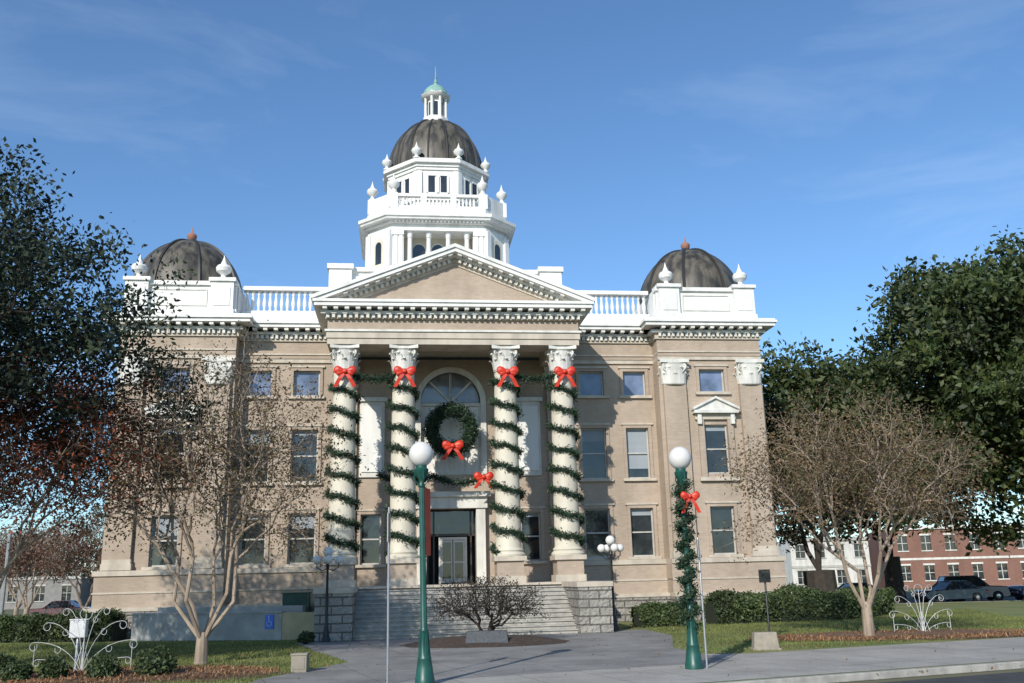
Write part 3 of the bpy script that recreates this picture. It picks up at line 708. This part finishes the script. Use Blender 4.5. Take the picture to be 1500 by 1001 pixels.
# ------------------------------------------------------------------ retaining wall and ramp, hedges
rw=group('ramp_retaining_wall')
mb=MB(); a=Vector((-16.6,41.2,0)); b_=Vector((-9.6,38.9,0)); d=(b_-a).normalized(); nr=Vector((-d.y,d.x,0))
Mx=Matrix.Translation(a)@Matrix(((d.x,nr.x,0,0),(d.y,nr.y,0,0),(0,0,1,0),(0,0,0,1))); LL=(b_-a).length
mb.obox(Mx,0,LL,0,.25,0,1.05); mb.obox(Mx,-.02,LL+.02,-.03,.28,1.05,1.13); mb.obox(Mx,0,LL,1.6,1.85,0,1.3)
mb.obj('grey_wall',m_greywall,rw,bevel=.01)
mb=MB(); mb.obox(Mx,LL+.003,LL+2.0,.02,.27,0,1.07); mb.obj('tan_wall',m_tansc,rw)
sg=group('accessible_parking_sign'); mb=MB(); mb.obox(Mx,LL-.75,LL-.35,-.05,-.03,.45,1.0); mb.obj('sign_plate',m_blue,sg)
mb=MB(); n0=len(mb.v)
mb.tube([(0,-.06,.18),(.02,-.06,0),(.12,-.06,0),(.14,-.06,-.14)],.014,5); mb.tube([(.02+.1*math.cos(t),-.06,-.07+.1*math.sin(t)) for t in np.linspace(2.2,6.0,12)],.012,5); mb.ell((0,-.06,.22),(.03,.01,.03),8,6)
mb.xf(Mx@Matrix.Translation((LL-.57,0,.72)),n0); mb.obj('wheelchair_symbol',m_wire,sg)
m_hedge=leafmat('hedge_leaves',[(.03,.055,.02),(.055,.09,.03),(.10,.125,.045)],.2,spatial=.6)
m_core=M('hedge_core',(.015,.022,.01),None,.95)
def hedge(name,pts,w,h,n,size=.07,mat=None):
    g=group(name); Pp=path_resample(pts,.1)
    idx=rng.integers(0,len(Pp),n); th=rng.uniform(0,math.pi,n); out=[]
    for i,t in zip(idx,th):
        p=Pp[i]; dd=Pp[min(i+1,len(Pp)-1)]-Pp[max(i-1,0)]; dd/=np.linalg.norm(dd)+1e-9; q=np.array([dd[1],-dd[0],0])
        k=.85+.35*noise.noise(Vector((p[0]*.9,p[1]*.9,t)))+rng.normal()*.05
        sx=abs(math.cos(t))**.5*math.copysign(1,math.cos(t)); sz=abs(math.sin(t))**.5
        out.append(p+q*sx*w/2*k+np.array([0,0,sz*h*k])+rng.normal(size=3)*.04)
    leaves('hedge_leaves',np.array(out),size,mat or m_hedge,g,.55)
    mb=MB(); 
    for a,b2 in zip(pts[:-1],pts[1:]):
        a=Vector(a);b2=Vector(b2);d=(b2-a).normalized();nr=Vector((-d.y,d.x,0)); L_=(b2-a).length
        mb.obox(Matrix.Translation(a)@Matrix(((d.x,nr.x,0,0),(d.y,nr.y,0,0),(0,0,1,0),(0,0,0,1))),0,L_,-w*.33,w*.33,0,h*.72)
    mb.obj('hedge_core',m_core,g)
hedge('clipped_hedge',[(5.2,42.0,0),(7.5,42.6,0)],1.6,1.0,9000)
hedge('clipped_hedge',[(8.6,43.2,0),(14.5,44.3,0),(18.3,48.5,0)],1.7,1.35,22000)
hedge('clipped_hedge',[(-23,42.5,0),(-17.2,41.5,0)],1.6,1.15,14000)
for (x,y,r) in ((-13.2,24.6,.45),(-11.6,24.2,.38),(-10.3,24.0,.42),(-9.1,24.3,.5),(-12.4,24.0,.35),(-8.0,36.2,.3)):
    g=group('low_shrub',(x,y,0)); P=ellpts(1400,(0,0,r*.7),(r,r,r*.8),.25,int(r*100)+int(-x*7),.2,-.6)
    leaves('shrub_leaves',P,.045,m_hedge,g,.5)
    mb=MB(); mb.ell((0,0,r*.6),(r*.7,r*.7,r*.6),10,8); mb.obj('shrub_core',m_core,g)

# ------------------------------------------------------------------ TREES
m_cml=leafmat('crape_myrtle_leaves',[(.10,.065,.038),(.17,.11,.06),(.15,.14,.065),(.25,.165,.10)],.3,spatial=.5)
m_cmr=leafmat('reddening_leaves',[(.26,.04,.02),(.10,.045,.028),(.34,.08,.03),(.05,.05,.025)],.3,spatial=.6)
m_oak=leafmat('live_oak_leaves',[(.022,.042,.012),(.045,.072,.018),(.09,.11,.034)],.2,spatial=.3)
m_oakd=leafmat('dark_oak_leaves',[(.008,.017,.009),(.015,.03,.014),(.03,.048,.022)],.0,spatial=.4,rough=.8)
tree('crape_myrtle_tree',(-9.3,28.3,0),(-.4,0,5.8),(4.3,3.6,3.7),1500,.0068,6,12,.22,.052,m_cml,m_bark_cm,11,power=.42,zmin=-.75,first=.42,split_z=.9,ex=.40,trunk_r=.17)
tree('crape_myrtle_tree',(11.4,31.5,0),(.0,0,5.2),(4.4,3.8,2.9),1500,.0068,5,15,.22,.052,m_cml,m_bark_cm,23,power=.42,zmin=-.7,first=.42,split_z=1.2,ex=.40,trunk_r=.17)
tree('crape_myrtle_tree',(-15.9,27.0,0),(1.4,0,6.1),(4.4,3.5,3.2),800,.006,5,34,.28,.06,m_cmr,m_bark_cm,31,power=.42,zmin=-.7,first=.42,split_z=.9,ex=.42)
tree('live_oak_tree',(-18.2,25,0),(1.2,0,9.3),(6.6,6,5.0),800,.012,1,90,.38,.085,m_oakd,m_bark_oak,41,power=.4,zmin=-.8,first=.3,split_z=2.5,trunk_r=.45,ragged=.3)
tree('live_oak_tree',(19.0,60,0),(.5,0,10.0),(6.5,6,5.6),420,.02,1,130,.7,.2,m_oak,m_bark_oak,53,power=.4,zmin=-.75,split_z=2.2,trunk_r=1.0,ragged=.3,wob=.1)
tree('live_oak_tree',(33.5,56,0),(-.3,0,13.2),(9.6,8,9.0),700,.02,1,140,.75,.22,m_oak,m_bark_oak,67,power=.38,zmin=-.88,split_z=3,trunk_r=.8,ragged=.3,wob=.08)
tree('live_oak_tree',(26,66,0),(0,0,9.8),(7,6,6.4),400,.02,1,120,.75,.22,m_oak,m_bark_oak,71,power=.4,zmin=-.7,split_z=3,trunk_r=.6,ragged=.3)
m_maple=leafmat('maple_twigs_leaves',[(.018,.012,.010),(.03,.022,.015),(.03,.035,.018)],.0)
tree('japanese_maple',(-1.15,34.6,0),(0,0,1.15),(2.1,1.6,1.2),800,.0065,5,7,.1,.038,m_maple,M('maple_bark',(.04,.028,.024),None,.8),83,power=.3,zmin=-.35,first=.3,split_z=.3,ex=.42,trunk_r=.09,wob=.15)

# ------------------------------------------------------------------ STREET FURNITURE
def street_lamp(loc,gar=False,banner=False,lean=0):
    g=group('street_lamp',loc); g.rotation_euler=(0,lean,0)
    mb=MB(); mb.lathe(0,0,[(.22,0),(.22,.12),(.2,.16),(.18,.35),(.145,.5),(.16,.55),(.13,.62),(.1,.9),(.085,1.1),(.105,1.14),(.075,1.2),(.068,2.6),(.055,4.3),(.09,4.34),(.06,4.4),(.07,4.5),(.15,4.62),(.17,4.72),(.13,4.76),(.13,4.82)],16)
    for k in range(8):
        a=k*math.pi/4; mb.tube([(.19*math.cos(a),.19*math.sin(a),.15),(.125*math.cos(a),.125*math.sin(a),.6),(.09*math.cos(a),.09*math.sin(a),1.1)],.016,4)
        mb.tube([(.072*math.cos(a),.072*math.sin(a),1.2),(.055*math.cos(a),.055*math.sin(a),4.3)],.008,3)
    for k in range(4):
        a=k*math.pi/2+.4; mb.tube([(.06*math.cos(a),.06*math.sin(a),4.35),(.17*math.cos(a),.17*math.sin(a),4.5),(.15*math.cos(a),.15*math.sin(a),4.72)],.018,5)
    mb.obj('post',m_lampgreen,g,True)
    mb=MB(); mb.ell((0,0,5.08),(.285,.285,.295),24,16); mb.obj('globe',m_globe,g,True)
    if banner:
        mb=MB(); mb.tube([(0,0,4.35),(.05,.62,4.35)],.016,5); mb.tube([(0,0,2.75),(.05,.62,2.75)],.016,5); mb.obj('banner_arms',m_black,g)
        mb=MB(); mb.add([(0,.1,2.78),(.11,.6,2.78),(.13,.6,4.32),(0,.1,4.32),(.02,.1,2.78),(.13,.6,2.78),(.15,.6,4.32),(.02,.1,4.32)],[(0,1,2,3),(7,6,5,4),(0,4,5,1),(3,2,6,7),(1,5,6,2),(0,3,7,4)]); mb.obj('banner',m_banner,g)
    if gar:
        pts=[(.13*math.cos(t*5*2*math.pi*1.6),.13*math.sin(t*5*2*math.pi*1.6),.95+t*3.5) for t in np.linspace(0,1,200)]
        c=MB(); garland('lamp_garland',pts,.15,20,g,.06,core=c); c.obj('lamp_garland_core',m_gcore,g)
        b=MB(); bow(b,(.16,-.16,4.1),.45,1.2); b.obj('bow',m_red,g,True)
    return g
street_lamp((-2.1,21.5,0),banner=True,lean=R(-1.0))
street_lamp((4.2,23.5,0),gar=True)
def tri_lamp(loc,h=3.6):
    g=group('globe_cluster_lamp',loc); s=h/3.6
    mb=MB(); mb.lathe(0,0,[(.17,0),(.17,.1),(.12,.2),(.09,.5),(.055,.6),(.045,2.8),(.08,2.85),(.05,2.95),(.03,3.15)],10,sc=s)
    gl=MB(); gl.ell((0,0,3.38*s),(.2,.2,.2),14,10)
    for k in range(4):
        a=k*math.pi/2+.3; ca,sa=math.cos(a),math.sin(a)
        mb.tube([(0,0,2.75*s),(.22*ca,.22*sa,2.66*s),(.42*ca,.42*sa,2.8*s),(.42*ca,.42*sa,2.95*s)],.022,5)
        gl.ell((.42*ca,.42*sa,3.08*s),(.17,.17,.17),14,10)
    mb.obj('post',m_black,g,True); gl.obj('globes',m_globe,g,True)
tri_lamp((-7.45,37.2,0)); tri_lamp((3.95,39.9,0),3.9)
def wire(loc,rz,w,h):
    """fountain of bent white rods: arcs springing from the foot and ending in curls"""
    g=group('wire_christmas_sculpture',loc,rz); mb=MB()
    def curl(p,dirx,r):
        return [(p[0]+dirx*r*(1-i/16)*math.sin(i/11*1.6*math.pi),0,p[2]-r*(1-math.cos(i/11*1.6*math.pi))*(1-i/20)) for i in range(12)]
    mb.tube([(0,0,0),(0,0,h*.9)],.011,4)
    for (fx,fz,r) in ((.5,.5,.16),(.38,.78,.15),(.2,.98,.13),(.46,.25,.12)):
        for s in (-1,1):
            pts=[(s*w*fx*(u**1.5),0,h*(fz*math.sin(u*math.pi/2))) for u in np.linspace(0,1,10)]
            mb.tube(pts+curl(pts[-1],s,r)[1:],.008,4)
            q=pts[6]; mb.tube([q]+[(c[0],0,max(.03,c[2])) for c in curl(q,-s,r*.8)[1:]],.007,4)
    for s in (-1,1):
        mb.tube([(s*w*.5,0,0),(s*w*.5,0,h*.45)],.008,4); mb.tube([(-s*w*.05,-.3,0),(0,0,h*.5),(s*w*.05,.3,0)],.008,4)
    mb.tube([(-w*.5,0,.04),(w*.5,0,.04)],.008,4)
    mb.tube([(.16*math.cos(t),0,h*.9+.16*math.sin(t)) for t in np.linspace(0,2*math.pi,18)],.008,4)
    mb.obj('white_frame',m_wire,g)
wire((-11.55,25.6,0),R(5),2.5,1.75); wire((13.5,32.3,0),R(15),2.2,1.7)
def pole(name,loc,h,r,mat):
    g=group(name,loc); mb=MB(); mb.lathe(0,0,[(r,0),(r,h-.02),(r*.6,h)],8); mb.obj('post',mat,g,True); return g
g=pole('sign_post',(-2.95,21.7,0),3.9,.026,m_grey); mb=MB(); mb.box(-.012,.012,-.22,.22,3.1,3.75); mb.obj('sign_seen_edge_on',m_grey,g)
g=pole('sign_post',(4.5,23.45,0),3.1,.026,m_grey); mb=MB(); mb.box(-.012,.012,-.16,.16,2.55,3.05); mb.obj('sign_seen_edge_on',m_grey,g)
g=pole('black_notice_box',(8.6,33.2,0),1.9,.035,m_black); mb=MB(); mb.box(-.19,.19,-.06,.06,1.86,2.3); mb.obj('notice_case',m_black,g,bevel=.01); mb=MB(); mb.box(-.14,.14,-.066,-.061,1.92,2.24); mb.obj('notice_sheet',m_glass,g)
mb=MB(); mb.prism([(-.38,-.2),(.38,-.2),(.38,.2),(-.38,.2)],0,.5,top=[(-.33,-.16),(.33,-.16),(.33,.12),(-.33,.12)]); mb.box(-.42,.42,-.24,.24,-.05,.06); o=mb.obj('stone_marker',M('marker_stone',(.33,.29,.23),(.25,.22,.18),.85,5),bevel=.03); o.location=(7.25,28.6,0)
g=pole('utility_pedestal',(-11.9,26.0,0),1.0,.04,m_grey); mb=MB(); mb.box(-.21,.21,-.1,.1,.95,1.4); mb.box(-.23,.23,-.12,.12,1.4,1.43); mb.obj('white_box',m_wire,g,bevel=.01)
g=group('utility_box',(-5.7,25.2,0)); mb=MB(); mb.box(-.2,.2,-.16,.16,0,.42); mb.box(-.22,.22,-.18,.18,.42,.47); mb.box(-.15,.15,-.17,-.161,.08,.36); mb.obj('cabinet',M('beige_cabinet',(.25,.22,.17),None,.6),g,bevel=.01)
g=group('stone_plaque',(-1.1,32.9,0)); mb=MB(); mb.prism([(-.75,-.28),(.75,-.28),(.75,.28),(-.75,.28)],0,.5,top=[(-.68,.0),(.68,.0),(.68,.24),(-.68,.24)]); mb.obj('slab',M('dark_granite',(.06,.068,.075),(.035,.04,.045),.5,12),g,bevel=.02)
g=group('electrical_cabinet',W(-7.3,-.2,0),YAW); mb=MB(); mb.box(-.6,.6,-.5,.2,0,1.75); mb.box(-.65,.65,-.54,.24,1.75,1.8); mb.box(-.01,.01,-.51,-.5,.1,1.7); mb.obj('cabinet',M('dark_green_cabinet',(.01,.06,.045),None,.5),g,bevel=.02)

# ------------------------------------------------------------------ CARS
def car(name,loc,rz,color,suv=False):
    g=group(name,loc,rz); paint=M('car_paint_'+name,color,tuple(x*.9 for x in color),.22,1); paint.node_tree.nodes['Principled BSDF'].inputs['Coat Weight'].default_value=.6
    H=1.72 if suv else 1.42; L=2.35; bz=1.0 if suv else .88
    body=[(-L,.35),(-L*.98,.7),(-L*.93,bz-.02),(-L*.45,bz+.05),(L*.55 if not suv else L*.9,bz+.08),(L*.93,bz+.02),(L*.99,.7),(L,.38),(L*.9,.25),(-L*.9,.25)]
    mb=MB(); mb.exty(body,-.9,.9)
    for i,v in enumerate(mb.v):
        if v[2]>.8: mb.v[i]=(v[0],v[1]*.93,v[2])
        if abs(v[0])>L*.9: mb.v[i]=(v[0],v[1]*.9,v[2])
    mb.obj('body',paint,g,True,bevel=.06)
    cab=[(-L*.42,bz),(-L*.12,H-.05),(L*.05,H),(L*.38 if not suv else L*.78,H-.04),(L*.68 if not suv else L*.92,bz+.05)]
    mb=MB(); n=len(cab)
    vs=[(x,-.84 if z<bz+.1 else -.64,z) for x,z in cab]+[(x,.84 if z<bz+.1 else .64,z) for x,z in cab]
    mb.add(vs,[tuple(range(n)),tuple(reversed(range(n,2*n)))]+[(i,n+i,n+(i+1)%n,(i+1)%n) for i in range(n)]); mb.obj('greenhouse_glass',m_glass,g,bevel=.03)
    mb=MB(); mb.box(-L*.10,(L*.37 if not suv else L*.77),-.66,.66,H-.035,H+.03)
    for s in (-1,1):
        for (xa,za,xb,zb_) in ((-L*.42,bz,-L*.11,H),(L*.1,bz,L*.1,H),((L*.37 if not suv else L*.77),H,(L*.68 if not suv else L*.92),bz)):
            ya=.85 if za<bz+.1 else .66; yb=.85 if zb_<bz+.1 else .66
            mb.tube([(xa,s*ya,za),(xb,s*yb,zb_)],.045,6)
        mb.box(-L*.33,-L*.28,s*.88,s*1.05,bz,bz+.14)
    mb.obj('roof_and_pillars',paint,g,True,bevel=.02)
    mb=MB(); ch_=MB()
    for x in (-L*.62,L*.6):
        for s in (-1,1):
            n0=len(mb.v); mb.lathe(0,0,[(.2,-.11),(.31,-.11),(.34,-.07),(.34,.07),(.31,.11),(.2,.11)],20); mb.xf(Matrix.Translation((x,s*.82,.34))@Matrix.Rotation(math.pi/2,4,'X'),n0)
            n0=len(ch_.v); ch_.lathe(0,0,[(.05,-.125),(.2,-.10),(.2,.10),(.05,.125)],10); ch_.xf(Matrix.Translation((x,s*.82,.34))@Matrix.Rotation(math.pi/2,4,'X'),n0)
    mb.obj('tyres',m_tire,g,True); ch_.box(-L*1.01,-L*.99,-.3,.3,.5,.65)
    for s in (-1,1): ch_.ell((-L*.95,s*.62,.68),(.1,.18,.09),8,6)
    ch_.obj('wheels_and_headlamps',m_chrome,g,True)
    mb=MB()
    for s in (-1,1): mb.box(L*.95,L*1.0,s*.55,s*.82,.65,.85)
    mb.obj('tail_lamps',m_lamp_red,g)
car('parked_car',(29.2,64.8,-.148),R(12),(.02,.03,.055))
car('parked_suv',(32.0,67.6,-.148),R(172),(.07,.015,.015),True)
car('parked_suv',(36.6,66.5,-.148),R(8),(.02,.04,.09),True)
car('parked_car',(23.6,67.5,-.148),R(5),(.03,.03,.03))
car('parked_car',(-41.5,72,-.148),R(10),(.6,.6,.6))
car('parked_car',(-36,75,-.148),R(4),(.1,.02,.02))

# ------------------------------------------------------------------ BACKGROUND BUILDINGS
def bldg(name,loc,rz,w,d,h,mat,floors,bays,trim):
    g=group(name,loc,rz); b=MB(); gl=MB(); tr=MB()
    ops=[]
    fh=h/floors
    for f_ in range(floors):
        for k in range(bays):
            x=-w/2+(k+.5)*w/bays; ops.append((x-.55,x+.55,f_*fh+.9,f_*fh+.9+fh*.5))
    wall(b,-w/2,w/2,0,h,0,ops,.2)
    b.box(-w/2,-w/2+.2,.001,d,0,h); b.box(w/2-.2,w/2,.001,d,0,h); b.box(-w/2+.2,w/2-.2,d-.2,d,0,h); b.box(-w/2+.2,w/2-.2,.3,d-.2,h-.4,h-.2)
    for o in ops:
        gl.box(o[0],o[1],.15,.2,o[2],o[3]); tr.box(o[0]-.1,o[1]+.1,-.06,.02,o[3],o[3]+.2); tr.box(o[0]-.1,o[1]+.1,-.08,.02,o[2]-.12,o[2])
        tr.box((o[0]+o[1])/2-.03,(o[0]+o[1])/2+.03,.1,.149,o[2],o[3]); tr.box(o[0],o[1],.1,.148,(o[2]+o[3])/2-.03,(o[2]+o[3])/2+.03)
    tr.box(-w/2-.15,w/2+.15,-.2,.3,h-.1,h+.25); tr.box(-w/2-.02,w/2+.02,-.07,.0,fh-.2,fh+.05)
    b.obj('walls',mat,g); gl.obj('windows',m_glass,g); tr.obj('trim',trim,g)
bldg('red_brick_building',(56,110,-.15),R(-8),24,12,6.8,m_redbrick,2,9,m_white2)
bldg('white_building',(35,106,-.15),R(4),9,10,5.6,m_white2,2,4,m_frame)
bldg('low_commercial_building',(-66,118,-.15),R(10),22,14,3.6,m_pale,1,7,m_frame)
bldg('brick_storefront',(-88,112,-.15),R(10),16,14,5,m_redbrick,1,6,m_white2)
g=pole('utility_pole',(-33.5,62,0),6,.12,m_grey)
g=pole('parking_lot_lamp',(37.5,64,-.1),6,.06,m_black); mb=MB(); mb.box(-.5,.5,-.1,.1,5.9,6.0); mb.obj('lamp_arm',m_black,g)
m_far=leafmat('distant_leaves',[(.035,.045,.02),(.06,.065,.03),(.09,.065,.04)],.0,spatial=.1)
m_far2=leafmat('bare_red_leaves',[(.16,.06,.04),(.20,.12,.08),(.12,.09,.06)],.2,spatial=.3)
tree('bare_street_tree',(-30,66,0),(0,0,4.6),(3.6,3.2,2.8),500,.01,4,16,.3,.09,m_far2,M('grey_bark',(.22,.17,.14),None,.8),91,zmin=-.6,split_z=1.0,trunk_r=.18)
tree('bare_street_tree',(-36,70,0),(0,0,4.6),(3.4,3.2,2.6),400,.01,4,18,.3,.09,m_far2,m_bark_cm,95,zmin=-.6,split_z=1.0,trunk_r=.18)
tree('bare_street_tree',(-42,80,0),(0,0,4.6),(4.4,3.2,2.6),400,.01,4,22,.3,.1,m_far2,m_bark_cm,97,zmin=-.7,split_z=.8,trunk_r=.18)
pts=[]
for k in range(160):
    x=-200+k*2.6
    if -20<x<15: continue
    hh=random.uniform(5,8.5); r=random.uniform(3,5); pts.append(ellpts(200,(x,130+random.uniform(-8,12),hh*.5),(r,r,hh*.5),.4,k,.3))
leaves('distant_tree_line',np.concatenate(pts),.5,m_far,None,.6)

# ------------------------------------------------------------------ LIGHT, SKY
EL=R(29); sv=Vector((-.38*math.cos(EL),-.925*math.cos(EL),math.sin(EL))).normalized()
sun=bpy.data.lights.new('sun','SUN'); sun.energy=4.7; sun.angle=R(.5); sun.color=(1,.94,.84)
so=bpy.data.objects.new('sun',sun); so.rotation_euler=sv.to_track_quat('Z','Y').to_euler(); so.location=(0,0,60); coll.objects.link(so)
w=bpy.data.worlds.new('World'); scene.world=w; w.use_nodes=True; nt=w.node_tree
bg=nt.nodes['Background']; sky=nt.nodes.new('ShaderNodeTexSky'); sky.sky_type='NISHITA'; sky.sun_disc=False
sky.sun_elevation=EL; sky.sun_rotation=math.atan2(sv.x,sv.y); sky.air_density=1.0; sky.dust_density=.3; sky.ozone_density=2.0
tc=nt.nodes.new('ShaderNodeTexCoord'); mp=nt.nodes.new('ShaderNodeMapping'); mp.inputs['Scale'].default_value=(1.2,1.2,4.5); mp.inputs['Rotation'].default_value=(0,R(12),R(20))
nt.links.new(tc.outputs['Generated'],mp.inputs[0])
nz=nt.nodes.new('ShaderNodeTexNoise'); nz.inputs['Scale'].default_value=2.2; nz.inputs['Detail'].default_value=8; nz.inputs['Roughness'].default_value=.6; nz.inputs['Distortion'].default_value=.5; nt.links.new(mp.outputs[0],nz.inputs[0])
f_=ramp(nt,nz.outputs[0],.50,2.2)
tint=mix(nt,1.0,sky.outputs[0],(.84,1.10,1.32),'MULTIPLY')
c_=mix(nt,f_,tint,(7,8,9))
nt.links.new(c_,bg.inputs[0]); bg.inputs[1].default_value=.132
# ------------------------------------------------------------------ CAMERA
cam=bpy.data.cameras.new('camera'); cam.lens=32.4; cam.sensor_width=36; cam.clip_end=5000
co=bpy.data.objects.new('camera',cam); coll.objects.link(co)
Mx=Matrix.Translation((0,0,2.25))@Matrix.Rotation(R(90)+math.atan(345/1350),4,'X')@Matrix.Rotation(R(-1.4),4,'Z')
co.matrix_world=Mx; scene.camera=co
scene.view_settings.view_transform='Standard'; scene.view_settings.look='None'; scene.view_settings.exposure=0
